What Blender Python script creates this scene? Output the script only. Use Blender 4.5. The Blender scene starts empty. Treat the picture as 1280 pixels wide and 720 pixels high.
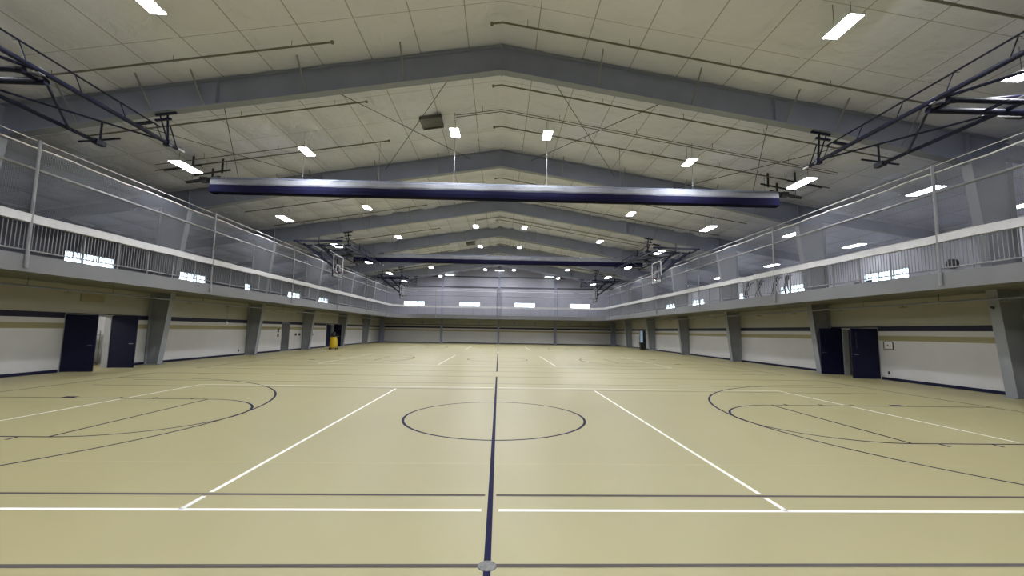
import bpy, bmesh, math, random
from mathutils import Vector, Matrix
random.seed(7)
C = bpy.context.scene.collection
PI = math.pi

# ------------------------------------------------------------------ helpers
def node_mat(name, col, rough=.5, metal=0, spec=.5):
    m = bpy.data.materials.new(name); m.use_nodes = True
    b = m.node_tree.nodes['Principled BSDF']
    b.inputs['Base Color'].default_value = (*col, 1); b.inputs['Roughness'].default_value = rough
    b.inputs['Metallic'].default_value = metal; b.inputs['Specular IOR Level'].default_value = spec
    return m
def N(m, t, **kw):
    n = m.node_tree.nodes.new(t)
    for k, v in kw.items(): setattr(n, k, v)
    return n
def L(m, a, b): m.node_tree.links.new(a, b)
def add_noise(m, col, var=.06, scale=3., bump=0., bscale=40., dist=.01):
    """gentle mottling of the paint plus optional bump"""
    b = m.node_tree.nodes['Principled BSDF']
    tc = N(m, 'ShaderNodeTexCoord'); n = N(m, 'ShaderNodeTexNoise'); n.inputs['Scale'].default_value = scale; n.inputs['Detail'].default_value = 3
    r = N(m, 'ShaderNodeValToRGB'); r.color_ramp.elements[0].position = .3; r.color_ramp.elements[1].position = .7
    r.color_ramp.elements[0].color = (*[c*(1-var) for c in col], 1); r.color_ramp.elements[1].color = (*[min(1, c*(1+var)) for c in col], 1)
    L(m, tc.outputs['Object'], n.inputs['Vector']); L(m, n.outputs['Fac'], r.inputs['Fac']); L(m, r.outputs['Color'], b.inputs['Base Color'])
    if bump:
        n2 = N(m, 'ShaderNodeTexNoise'); n2.inputs['Scale'].default_value = bscale; bp = N(m, 'ShaderNodeBump')
        bp.inputs['Strength'].default_value = bump; bp.inputs['Distance'].default_value = dist
        L(m, tc.outputs['Object'], n2.inputs['Vector']); L(m, n2.outputs['Fac'], bp.inputs['Height']); L(m, bp.outputs['Normal'], b.inputs['Normal'])
    return m
def simple(name, col, rough=.5, metal=0, spec=.5, var=.06, scale=3., bump=0., bscale=40., dist=.01):
    return add_noise(node_mat(name, col, rough, metal, spec), col, var, scale, bump, bscale, dist)

M = {}
M['floor'] = simple('floor_sport', (.395, .352, .182), .42, 0, .32, .035, .35, .03, 60)
M['steel'] = simple('grey_painted_steel', (.24, .262, .345), .55, 0, .4, .06, 1.2)
M['column'] = simple('grey_column_paint', (.245, .255, .275), .55, 0, .4, .06, 1.2)  # roof steel's paint again, the columns' less blue light put into the colour
M['rail'] = simple('rail_paint', (.22, .22, .235), .42, 0, .5)
M['fascia'] = simple('fascia_paint', (.175, .175, .185), .55, 0, .4, .05, .8)
M['soffit'] = simple('deck_underside', (.15, .145, .12), .7)
M['deck'] = simple('track_surface', (.09, .09, .10), .7)
M['pad'] = simple('white_pad', (.56, .55, .56), .5)
M['navy'] = simple('navy_paint', (.006, .007, .03), .5, 0, .2)
M['navy_line'] = simple('navy_line', (.010, .010, .048), .7, 0, .1)
M['grey_line'] = simple('grey_line', (.105, .092, .09), .7, 0, .1)
M['white_line'] = simple('white_line', (.95, .94, .90), .5)
M['tan_line'] = simple('tan_line', (.45, .402, .215), .5, 0, .25)
M['goal'] = simple('goal_steel', (.004, .005, .020), .5, 0, .22)
M['black'] = simple('black_plastic', (.012, .012, .014), .45)
M['mesh_grey'] = simple('curtain_mesh', (.19, .195, .21), .9, 0, .15, .12, 2.)
M['curtain_navy'] = simple('curtain_vinyl', (.004, .004, .020), .85, 0, .1, .2, 4.)
M['pipe'] = simple('pipe_grey', (.13, .125, .11), .5)
M['wire'] = simple('wire_dark', (.05, .05, .05), .5)
M['chrome'] = node_mat('chrome', (.42, .42, .44), .42, 1)
M['housing'] = simple('lamp_housing', (.65, .65, .66), .5)
M['yellow'] = simple('yellow_vinyl', (.62, .42, .02), .5, 0, .4, .12, 6.)
M['white_plastic'] = simple('white_plastic', (.7, .7, .7), .4)
M['orange'] = simple('rim_dark_orange', (.07, .025, .015), .5)
M['greydoor'] = simple('grey_door', (.06, .06, .07), .5)
M['board_white'] = simple('board_frame_paint', (.42, .42, .43), .5)
M['socket'] = simple('socket_metal', (.17, .17, .16), .5, .3, .4, .35, 60.)
M['frame'] = simple('door_frame_grey', (.36, .37, .38), .5)
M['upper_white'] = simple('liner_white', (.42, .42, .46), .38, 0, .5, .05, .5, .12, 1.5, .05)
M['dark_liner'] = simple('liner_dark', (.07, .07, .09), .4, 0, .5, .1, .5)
M['girt'] = simple('girt_grey', (.06, .06, .075), .5)
M['vent'] = simple('vent_grey', (.10, .10, .095), .6)
M['room'] = simple('store_room_white', (.7, .7, .72), .6)
M['rope'] = simple('rope_white', (.75, .74, .74), .6)

# wall coloured by height, with painted stripes
def banded():
    m = node_mat('banded_wall', (.5, .5, .5), .55, 0, .35); b = m.node_tree.nodes['Principled BSDF']
    g = N(m, 'ShaderNodeNewGeometry'); s = N(m, 'ShaderNodeSeparateXYZ'); L(m, g.outputs['Position'], s.inputs[0])
    mr = N(m, 'ShaderNodeMath', operation='DIVIDE'); mr.inputs[1].default_value = 4.; L(m, s.outputs['Z'], mr.inputs[0])
    r = N(m, 'ShaderNodeValToRGB'); r.color_ramp.interpolation = 'CONSTANT'
    white = (.56, .55, .545, 1); tan = (.33, .29, .16, 1); navy = (.010, .010, .034, 1); beige = (.38, .365, .31, 1); lilac = (.36, .355, .41, 1)
    e = r.color_ramp.elements; e[0].position = 0; e[0].color = white; e[1].position = 1.60/4; e[1].color = tan
    for z, c in ((1.80, white), (1.99, navy), (2.20, beige), (3.3, lilac)):
        x = e.new(z/4); x.color = c
    L(m, mr.outputs[0], r.inputs[0])
    n = N(m, 'ShaderNodeTexNoise'); n.inputs['Scale'].default_value = 1.3; L(m, g.outputs['Position'], n.inputs['Vector'])
    mx = N(m, 'ShaderNodeMixRGB', blend_type='MULTIPLY'); mx.inputs[0].default_value = .12
    L(m, r.outputs[0], mx.inputs[1]); L(m, n.outputs['Fac'], mx.inputs[2]); L(m, mx.outputs[0], b.inputs['Base Color'])
    return m
M['band'] = banded()

# quilted ceiling facing, seams drawn where the strips join
def ceil_mat():
    col = (.46, .445, .375)
    m = node_mat('insulation_facing', col, .27, 0, .5); b = m.node_tree.nodes['Principled BSDF']
    g = N(m, 'ShaderNodeNewGeometry'); s = N(m, 'ShaderNodeSeparateXYZ'); L(m, g.outputs['Position'], s.inputs[0])
    def seam(sock, period, off, w):
        a = N(m, 'ShaderNodeMath', operation='ADD'); a.inputs[1].default_value = off; L(m, sock, a.inputs[0])
        d = N(m, 'ShaderNodeMath', operation='PINGPONG'); d.inputs[1].default_value = period/2; L(m, a.outputs[0], d.inputs[0])
        l = N(m, 'ShaderNodeMath', operation='LESS_THAN'); l.inputs[1].default_value = w; L(m, d.outputs[0], l.inputs[0]); return l.outputs[0]
    ab = N(m, 'ShaderNodeMath', operation='ABSOLUTE'); L(m, s.outputs['X'], ab.inputs[0])
    s1 = seam(ab.outputs[0], 1.48, -1.04+1.48*4, .016); s2 = seam(s.outputs['Y'], 1.83, -1.7+1.83*20, .010)
    mxs = N(m, 'ShaderNodeMath', operation='MAXIMUM'); L(m, s1, mxs.inputs[0]); L(m, s2, mxs.inputs[1])
    n = N(m, 'ShaderNodeTexNoise'); n.inputs['Scale'].default_value = .5; L(m, g.outputs['Position'], n.inputs['Vector'])
    r = N(m, 'ShaderNodeValToRGB'); r.color_ramp.elements[0].color = (.62, .635, .76, 1); r.color_ramp.elements[1].color = (.69, .705, .84, 1)
    L(m, n.outputs['Fac'], r.inputs[0])
    mx = N(m, 'ShaderNodeMixRGB'); L(m, mxs.outputs[0], mx.inputs[0]); L(m, r.outputs[0], mx.inputs[1]); mx.inputs[2].default_value = (.36, .36, .40, 1)
    L(m, mx.outputs[0], b.inputs['Base Color'])
    n2 = N(m, 'ShaderNodeTexNoise'); n2.inputs['Scale'].default_value = 1.6; n2.inputs['Detail'].default_value = 5; n2.inputs['Distortion'].default_value = .6
    L(m, g.outputs['Position'], n2.inputs['Vector'])
    bp = N(m, 'ShaderNodeBump'); bp.inputs['Strength'].default_value = 1.; bp.inputs['Distance'].default_value = .07
    L(m, n2.outputs['Fac'], bp.inputs['Height']); L(m, bp.outputs['Normal'], b.inputs['Normal'])
    return m
M['ceil'] = ceil_mat()

def emis(name, col, s):
    m = bpy.data.materials.new(name); m.use_nodes = True; nt = m.node_tree
    nt.nodes.remove(nt.nodes['Principled BSDF']); e = N(m, 'ShaderNodeEmission')
    e.inputs[0].default_value = (*col, 1); e.inputs[1].default_value = s; L(m, e.outputs[0], nt.nodes['Material Output'].inputs[0]); return m
LAMP = 285.0
M['lamp'] = emis('led_diffuser', (.955, .985, 1.05), LAMP)
M['lamp_flat'] = emis('led_panel_diffuser', (.955, .985, 1.05), 54.)
M['lamp_end'] = emis('strip_diffuser', (.965, 1., .99), 9.)
M['lamp_wing'] = emis('led_diffuser_wing', (.93, .96, 1.), 40.)
M['lamp_room'] = emis('room_lamp', (1., .98, .95), 16.)

def glass():
    m = bpy.data.materials.new('window_glass'); m.use_nodes = True; nt = m.node_tree; nt.nodes.remove(nt.nodes['Principled BSDF'])
    t = N(m, 'ShaderNodeBsdfTransparent'); g = N(m, 'ShaderNodeBsdfGlossy'); g.inputs['Roughness'].default_value = .03; mx = N(m, 'ShaderNodeMixShader'); mx.inputs[0].default_value = .07
    L(m, t.outputs[0], mx.inputs[1]); L(m, g.outputs[0], mx.inputs[2]); L(m, mx.outputs[0], nt.nodes['Material Output'].inputs[0]); return m
M['glass'] = glass()

def netmat():
    """knotted net: square cells about 4 cm, thin pale twine"""
    m = bpy.data.materials.new('safety_net'); m.use_nodes = True; nt = m.node_tree; b = nt.nodes['Principled BSDF']
    b.inputs['Base Color'].default_value = (.26, .27, .31, 1); b.inputs['Roughness'].default_value = .8
    tc = N(m, 'ShaderNodeTexCoord'); s = N(m, 'ShaderNodeSeparateXYZ'); L(m, tc.outputs['UV'], s.inputs[0]); outs = []
    for ax in ('X', 'Y'):
        d = N(m, 'ShaderNodeMath', operation='PINGPONG'); d.inputs[1].default_value = .0225; L(m, s.outputs[ax], d.inputs[0])
        l = N(m, 'ShaderNodeMath', operation='LESS_THAN'); l.inputs[1].default_value = .0030; L(m, d.outputs[0], l.inputs[0]); outs.append(l.outputs[0])
    mx = N(m, 'ShaderNodeMath', operation='MAXIMUM'); L(m, outs[0], mx.inputs[0]); L(m, outs[1], mx.inputs[1]); L(m, mx.outputs[0], b.inputs['Alpha'])
    return m
M['net'] = netmat()

class MB:
    def __init__(s): s.v = []; s.f = []
    def box(s, x0, x1, y0, y1, z0, z1):
        n = len(s.v); s.v += [(x, y, z) for z in (z0, z1) for y in (y0, y1) for x in (x0, x1)]
        s.f += [(n, n+2, n+3, n+1), (n+4, n+5, n+7, n+6), (n, n+1, n+5, n+4), (n+2, n+6, n+7, n+3), (n, n+4, n+6, n+2), (n+1, n+3, n+7, n+5)]; return s
    def cbox(s, c, d): return s.box(c[0]-d[0]/2, c[0]+d[0]/2, c[1]-d[1]/2, c[1]+d[1]/2, c[2]-d[2]/2, c[2]+d[2]/2)
    def prism(s, pts, ext, mp):
        """polygon pts (a,b) extruded over ext=(e0,e1); mp(a,b,e)->xyz"""
        n = len(s.v); k = len(pts)
        for e in ext: s.v += [mp(a, b, e) for a, b in pts]
        s.f += [tuple(range(n, n+k))[::-1], tuple(range(n+k, n+2*k))]
        for i in range(k): j = (i+1) % k; s.f.append((n+i, n+j, n+k+j, n+k+i))
        return s
    def bar(s, a, b, w, h, up=(0, 0, 1)):
        a = Vector(a); b = Vector(b); d = (b-a).normalized(); u = Vector(up)
        if abs(d.dot(u)) > .98: u = Vector((0, 1, 0))
        r = d.cross(u).normalized(); u = r.cross(d)
        n = len(s.v)
        for p in (a, b):
            for i, j in ((-1, -1), (1, -1), (1, 1), (-1, 1)): s.v.append(tuple(p+r*i*w/2+u*j*h/2))
        s.f += [(n, n+1, n+2, n+3)[::-1], (n+4, n+5, n+6, n+7)] + [(n+i, n+(i+1) % 4, n+4+(i+1) % 4, n+4+i) for i in range(4)]; return s
    def tube(s, pts, r, k=8, caps=True):
        pts = [Vector(p) for p in pts]; n = len(s.v); prev = None
        for i, p in enumerate(pts):
            d = (pts[min(i+1, len(pts)-1)]-pts[max(i-1, 0)]).normalized()
            u = Vector((0, 0, 1)) if abs(d.z) < .95 else Vector((0, 1, 0))
            a = d.cross(u).normalized(); b = a.cross(d)
            rr = r[i] if isinstance(r, (list, tuple)) else r
            for q in range(k): t = 2*PI*q/k; s.v.append(tuple(p+a*math.cos(t)*rr+b*math.sin(t)*rr))
        for i in range(len(pts)-1):
            for q in range(k): w = (q+1) % k; s.f.append((n+i*k+q, n+i*k+w, n+(i+1)*k+w, n+(i+1)*k+q))
        if caps: s.f += [tuple(n+q for q in range(k))[::-1], tuple(n+(len(pts)-1)*k+q for q in range(k))]
        return s
    def strip(s, pts, w, z):
        """flat line of width w along xy pts"""
        n = len(s.v); P = [Vector((x, y)) for x, y in pts]
        for i, p in enumerate(P):
            d = (P[min(i+1, len(P)-1)]-P[max(i-1, 0)]).normalized(); nn = Vector((-d.y, d.x))
            s.v += [(*(p+nn*w/2), z), (*(p-nn*w/2), z)]
        for i in range(len(P)-1): q = n+2*i; s.f.append((q, q+1, q+3, q+2))
        return s
    def build(s, name, mat, parent=None, loc=None, smooth=False):
        me = bpy.data.meshes.new(name); me.from_pydata(s.v, [], s.f); me.materials.append(mat)
        bm = bmesh.new(); bm.from_mesh(me); bmesh.ops.recalc_face_normals(bm, faces=bm.faces); bm.to_mesh(me); bm.free()
        if smooth: me.polygons.foreach_set('use_smooth', [True]*len(me.polygons))
        o = bpy.data.objects.new(name, me); C.objects.link(o)
        if loc: o.location = loc
        if parent: o.parent = parent
        return o
def tag(o, label=None, cat=None, group=None, kind=None):
    if label: o['label'] = label
    if cat: o['category'] = cat
    if group: o['group'] = group
    if kind: o['kind'] = kind
    return o
def thing(name, label, cat, loc=(0, 0, 0), group=None, rz=0):
    o = bpy.data.objects.new(name, None); C.objects.link(o); o.location = loc; o.rotation_euler.z = rz
    return tag(o, label, cat, group)
def kids(o): return [c for c in ALLCH.get(o.name, [])]
def copy_tree(o, parent=None):
    c = o.copy(); C.objects.link(c)
    if parent: c.parent = parent; c.matrix_parent_inverse = o.matrix_parent_inverse.copy()
    for ch in list(o.children): copy_tree(ch, c)
    return c
ORD = ['nearest', 'second', 'third', 'fourth', 'fifth', 'sixth', 'seventh', 'eighth', 'ninth']
def side(s): return 'left' if s < 0 else 'right'

# ------------------------------------------------------------------ dimensions (metres, fitted to the photograph)
XW, XO, YE, YF = 16.1, 22.0, 48.8, -19.2       # lower wall, outer wall, end wall, wall behind the camera, set back for the added lamp rows
XD, YD, RC = 13.3, 45.3, 3.2                   # inner edge of the raised deck
FR = [3.5+7.62*k for k in range(-2, 6)]         # frames
CT = lambda x: 10.71-.165*abs(x)                # ceiling height

# ------------------------------------------------------------------ floor and its painted lines
fl = MB().box(-XO-.3, XO+.3, YF-.3, YE+.3, -.2, 0).build('floor', M['floor']); tag(fl, kind='structure')
def arc(cx, cy, r, a0, a1, n=48): return [(cx+r*math.cos(a0+(a1-a0)*i/n), cy+r*math.sin(a0+(a1-a0)*i/n)) for i in range(n+1)]
names = ['front', 'middle', 'far']
for ci, yc in enumerate((0., 17.3, 34.6)):
    z = .0015
    b = MB(); W5 = .05
    b.strip([(0, yc-7.62), (0, yc+7.62)], .055, z+.0012)
    b.strip(arc(0, yc, 1.83, 0, 2*PI, 72), W5, z)
    b.strip([(-12.8, yc-7.62), (12.8, yc-7.62)], W5, z); b.strip([(-12.8, yc+7.62), (12.8, yc+7.62)], W5, z)
    for s in (-1, 1):
        b.strip([(s*12.8, yc-7.62), (s*12.8, yc+7.62)], W5, z)
        b.strip([(s*12.8, yc-6.02)]+[(s*11.225, yc-6.02)][:0]+[(s*(11.225-6.02*math.cos(t)), yc+6.02*math.sin(t)) for t in [-PI/2+PI*i/60 for i in range(61)]]+[(s*12.8, yc+6.02)], W5, z)
        b.strip([(s*12.8, yc-1.83), (s*7.01, yc-1.83)], W5, z); b.strip([(s*12.8, yc+1.83), (s*7.01, yc+1.83)], W5, z)
        b.strip([(s*7.01, yc-1.83), (s*7.01, yc+1.83)], W5, z)
        b.strip([(s*(7.01-1.83*math.cos(t)), yc+1.83*math.sin(t)) for t in [-PI/2+PI*i/36 for i in range(37)]], W5, z)
        for t in (7.45, 8.37, 9.2):
            for e in (-1, 1): b.strip([(s*t, yc+e*1.83), (s*t, yc+e*2.02)], .05, z)
        for e in (-1, 1): b.box(min(s*10.25, s*10.55), max(s*10.25, s*10.55), yc+e*1.95-.08, yc+e*1.95+.08, 0, z)
    tag(b.build('basketball_lines', M['navy_line'], fl), 'navy basketball lines of the %s court' % names[ci])
    b = MB()
    for e in (-1, 1):
        for s in (-1, 1):
            b.strip([(s*.085, yc+e*4.5), (s*9.02, yc+e*4.5)], .055, z+.0006)
    for s in (-1, 1):
        b.strip([(s*9, yc-4.5), (s*9, yc-1.95)], .05, z+.0006); b.strip([(s*9, yc-1.72), (s*9, yc+1.72)], .05, z+.0006); b.strip([(s*9, yc+1.95), (s*9, yc+4.5)], .05, z+.0006)
        b.strip([(s*3, yc-4.5), (s*3, yc-4.17)], .055, z+.0006); b.strip([(s*3, yc-4.06), (s*3, yc+4.06)], .055, z+.0006)
    tag(b.build('volleyball_lines', M['white_line'], fl), 'white volleyball lines of the %s court' % names[ci])
    b = MB()
    for e in (-1, 1):
        for s in (-1, 1):
            b.strip([(s*.06, yc+e*4.115), (s*11.885, yc+e*4.115)], .05, z+.0003); b.strip([(s*.06, yc+e*5.485), (s*11.885, yc+e*5.485)], .05, z+.0003)
    tag(b.build('tennis_lines', M['grey_line'], fl), 'grey tennis side lines of the %s court' % names[ci])
    b = MB()
    for e in (-1, 1):
        for s in (-1, 1): b.strip([(s*.06, yc+e*3.03), (s*6.7, yc+e*3.03)], .04, z-.0003)
    tag(b.build('pickleball_lines', M['tan_line'], fl), 'faint tan lines of the %s court' % names[ci])
    c = MB().tube([(0, 0, .0), (0, 0, .006)], [.075, .068], 24).build('floor_socket_cover', M['socket'], None, (0, yc-5.49, 0))
    tag(c, 'round metal floor socket cover on the centre line of the %s court' % names[ci], 'floor socket cover')

# ------------------------------------------------------------------ shell
def wall(name, mat, axis, c0, c1, u0, u1, z0, z1, openings=(), gable=False):
    """axis 'x': wall plane normal to x spanning y=u; axis 'y': normal to y spanning x=u. openings (ua,ub,za,zb)"""
    us = sorted({u0, u1, *[o[0] for o in openings], *[o[1] for o in openings]}); zs = sorted({z0, z1, *[o[2] for o in openings], *[o[3] for o in openings]})
    b = MB()
    for i in range(len(us)-1):
        for j in range(len(zs)-1):
            um, zm = (us[i]+us[i+1])/2, (zs[j]+zs[j+1])/2
            if any(o[0] < um < o[1] and o[2] < zm < o[3] for o in openings): continue
            if axis == 'x': b.box(c0, c1, us[i], us[i+1], zs[j], zs[j+1])
            else: b.box(us[i], us[i+1], c0, c1, zs[j], zs[j+1])
    if gable: b.prism([(-XO-.2, z1), (XO+.2, z1), (XO+.2, CT(XO)+.1), (0, 10.95), (-XO-.2, CT(XO)+.1)], (c0, c1), lambda a, z, e: (a, e, z))
    o = b.build(name, mat); tag(o, kind='structure'); return o
DL = [(7.3, 9.2, 0, 2.15), (23.0, 24.1, 0, 2.1), (31.1, 32.9, 0, 2.12)]
DR = [(8.5, 10.35, 0, 2.13), (36.7, 38.4, 0, 2.05)]
wall('wall_left', M['band'], 'x', -XW-.2, -XW, YF, YE, 0, 3.262, DL)
wall('wall_right', M['band'], 'x', XW, XW+.2, YF, YE, 0, 3.262, DR)
WY = [14.2+7.55*k for k in range(5)]
WX = [-11.6, -4.03, 3.56, 11.21]
WZ = (4.93, 5.52)
side_open = [(y-1.4, y+1.4, *WZ) for y in WY]
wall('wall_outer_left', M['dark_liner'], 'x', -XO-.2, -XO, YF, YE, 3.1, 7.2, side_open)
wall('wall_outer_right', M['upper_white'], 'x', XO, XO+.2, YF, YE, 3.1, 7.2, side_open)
wall('wall_end', M['band'], 'y', YE, YE+.2, -XO-.2, XO+.2, 0, 7.0, [(x-1.42, x+1.42, 4.95, 5.62) for x in WX], True)
wall('wall_front', M['band'], 'y', YF-.2, YF, -XO-.2, XO+.2, 0, 7.0, [], True)
for s in (-1, 1):
    segs = []; y = YF
    for o in (DL if s < 0 else DR): segs.append((y, o[0]-.06)); y = o[1]+.06
    segs.append((y, YE)); b = MB()
    for a, c in segs: b.box(min(s*XW, s*(XW-.02)), max(s*XW, s*(XW-.02)), a, c, 0, .11)
    tag(b.build('baseboard_'+side(s), M['navy']), kind='structure')
tag(MB().box(-XW+.02, XW-.02, YE-.02, YE, 0, .11).build('baseboard_end', M['navy']), kind='structure')

# ceiling: quilted facing that sags a little between the seams
def ceiling():
    v = []; f = []; xs = []; k = 6
    xr = [0, 1.04]+[1.04+1.48*i for i in range(1, 16)]; xr = [x for x in xr if x < XO+.1]+[XO+.15]
    full = [-x for x in xr[::-1]]+xr[1:]
    for i in range(len(full)-1):
        for q in range(k): xs.append((full[i]+(full[i+1]-full[i])*q/k, q/k, i))
    xs.append((full[-1], 0, 0))
    ys = []; y = 1.7-1.83*12
    while y < YE+.2:
        for q in range(k): ys.append((y+1.83*q/k, q/k, len(ys)//k))
        y += 1.83
    ys.append((y, 0, 0))
    amp = {}
    for y, qy, iy in ys:
        for x, qx, ix in xs:
            if (ix, iy) not in amp: amp[ix, iy] = random.uniform(.03, .15)
            v.append((x, y, CT(x)-amp[ix, iy]*(abs(math.sin(PI*qx))**.6)*(abs(math.sin(PI*qy))**.6)))
    w = len(xs)
    for j in range(len(ys)-1):
        for i in range(w-1): f.append((j*w+i, j*w+i+1, (j+1)*w+i+1, (j+1)*w+i))
    me = bpy.data.meshes.new('ceiling'); me.from_pydata(v, [], f); me.materials.append(M['ceil'])
    me.polygons.foreach_set('use_smooth', [True]*len(me.polygons))
    o = bpy.data.objects.new('ceiling', me); C.objects.link(o); tag(o, kind='structure')
ceiling()

# windows
def window(n, axis, c, uc, w, z0, z1):
    mp = (lambda u, t, z: (c+t, u, z)) if axis == 'x' else (lambda u, t, z: (u, c+t, z))
    def bx(b, u0, u1, t0, t1, za, zb):
        p, q = mp(u0, t0, za), mp(u1, t1, zb); b.box(min(p[0], q[0]), max(p[0], q[0]), min(p[1], q[1]), max(p[1], q[1]), za, zb)
    f = MB(); a, e = uc-w/2, uc+w/2
    for (u0, u1, za, zb) in ((a, e, z0, z0+.04), (a, e, z1-.04, z1), (a, a+.05, z0, z1), (e-.05, e, z0, z1), (a+w/3-.03, a+w/3+.03, z0, z1), (a+2*w/3-.03, a+2*w/3+.03, z0, z1)):
        bx(f, u0, u1, -.06, .06, za, zb)
    if axis == 'x':
        zm = z0+(z1-z0)*.42; bx(f, a, e, -.03, .03, zm-.02, zm+.02)
        for i in range(12):
            if i % 4: u = a+w*i/12; bx(f, u-.016, u+.016, -.02, .02, zm, z1)
    fo = f.build('window_%d' % n, M['white_plastic']); tag(fo, kind='structure')
    g = MB(); bx(g, a+.02, e-.02, -.006, .006, z0+.02, z1-.02); g.build('pane', M['glass'], fo)
n = 1
for y in WY: window(n, 'x', -XO-.1, y, 2.8, *WZ); n += 1
for x in WX: window(n, 'y', YE+.1, x, 2.84, 4.95, 5.62); n += 1
for y in WY[::-1]: window(n, 'x', XO+.1, y, 2.8, *WZ); n += 1

# rooms seen through the open doors
def room(s, y0, y1, nm, depth=3.4):
    a, c = s*(XW+.2), s*(XW+.2+depth); x0, x1 = min(a, c), max(a, c); b = MB()
    b.box(x0-.1 if s < 0 else x1, x0 if s < 0 else x1+.1, y0, y1, 0, 2.9); b.box(x0, x1, y0-.1, y0, 0, 2.9); b.box(x0, x1, y1, y1+.1, 0, 2.9); b.box(x0, x1, y0, y1, 2.9, 3.0)
    tag(b.build('wall_'+nm, M['room']), kind='structure')
room(-1, 6.4, 10.9, 'store_left'); room(1, 7.6, 11.2, 'store_right'); room(-1, 30.0, 34.2, 'back_left', 2)
rl = MB().box(-18.6, -17.4, 7.2, 8.2, 2.86, 2.9).build('ceiling_light', M['lamp_room']); tag(rl, 'flat ceiling light inside the storeroom behind the open left doors', 'light')
# wire rack in left store room
rk = thing('storage_rack', 'grey wire storage rack with bundled covers inside the left storeroom', 'rack', (-18.2, 10.2, 0))
b = MB()
for x in (-.5, .5):
    for y in (-.3, .3): MB().tube([(x, y, 0), (x, y, 1.5)], .018, 6).build('post', M['rail'], rk)
for z in (.15, .75, 1.3):
    b = MB(); b.box(-.5, .5, -.3, .3, z, z+.02)
    b.build('shelf', M['rail'], rk)
for x, z, r in ((-.22, .17, .2), (.22, .17, .21), (-.15, .77, .17), (.2, 1.32, .12)):
    o = MB().tube([(0, -.25, r), (0, -.1, r*1.04), (0, .1, r), (0, .25, r*.94)], [r*.92, r, r, r*.9], 12).build('rolled_cover', M['mesh_grey'], None, (-18.2+x, 10.2, z+.003), True)
    tag(o, 'rolled grey cover lying on the storeroom rack', 'rolled cover', 'rolled covers on the storeroom rack')
fc = thing('folding_machine', 'small white wheeled machine inside the right storeroom', 'machine', (17.3, 9.7, 0))
b = MB(); b.box(-.25, .25, -.2, .2, .1, .5); b.build('body', M['white_plastic'], fc)
b = MB(); b.tube([(-.2, 0, .5), (-.24, 0, .95), (.2, 0, .95), (.2, 0, .5)], .02); b.build('handle', M['black'], fc)
for x in (-.2, .2):
    for y in (-.17, .17): MB().tube([(x, y-.02, .05), (x, y+.02, .05)], .05, 12).build('wheel', M['black'], fc)

# doors
def door(num, s, y0, y1, top, leaves, mat):
    """leaves: list of (hinge_y, direction, open_angle_deg, width)"""
    f = MB(); x0, x1 = min(s*(XW-.03), s*(XW+.22)), max(s*(XW-.03), s*(XW+.22))
    f.box(x0, x1, y0-.02, y0+.05, 0, top+.02); f.box(x0, x1, y1-.05, y1+.02, 0, top+.02); f.box(x0, x1, y0+.05, y1-.05, top-.05, top+.02)
    fo = f.build('door_%d' % num, M['frame']); tag(fo, kind='structure')
    for hy, dr, ang, w in leaves:
        a = math.radians(ang); d = Vector((-s*math.sin(a), dr*math.cos(a), 0)); t = Vector((d.y, -d.x, 0))
        hinge = Vector((s*(XW-.035), hy, 0)); b = MB()
        b.bar(hinge+Vector((0, 0, top/2)), hinge+d*w+Vector((0, 0, top/2)), .045, top-.03)
        lf = b.build('door_leaf', mat, fo)
        h = MB(); 
        for e in (-1, 1):
            p = hinge+d*(w-.09)+t*e*.03; h.tube([p+Vector((0, 0, 1.0)), p+t*e*.05+Vector((0, 0, 1.0)), p+t*e*.05-d*.12+Vector((0, 0, 1.0))], .011, 6)
        h.build('door_handle', M['chrome'], lf)
        g = MB(); p = hinge+d*(w*.8)
        if ang > 30:
            g.bar(p+Vector((0, 0, 1.25)), p+Vector((0, 0, 1.95)), .052 if abs(d.x) < .5 else .12, .12 if abs(d.x) < .5 else .052, up=(0, 1, 0)); 
            if num == 4: g.build('door_window', M['glass'], lf)
door(1, -1, 7.3, 9.2, 2.15, [(7.3, 1, 76, .98), (9.2, 1, 86, .98)], M['navy'])
door(2, -1, 23.0, 24.1, 2.10, [(23.02, 1, 0, 1.06)], M['greydoor'])
door(3, -1, 31.1, 32.9, 2.12, [(31.12, 1, 0, .87), (32.88, -1, 70, .87)], M['navy'])
door(4, 1, 8.5, 10.35, 2.13, [(8.5, 1, 77, 1.0), (10.36, -1, 97, .98)], M['navy'])
door(5, 1, 36.7, 38.4, 2.05, [(36.72, 1, 0, .83), (38.38, -1, 25, .83)], M['navy'])

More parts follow.
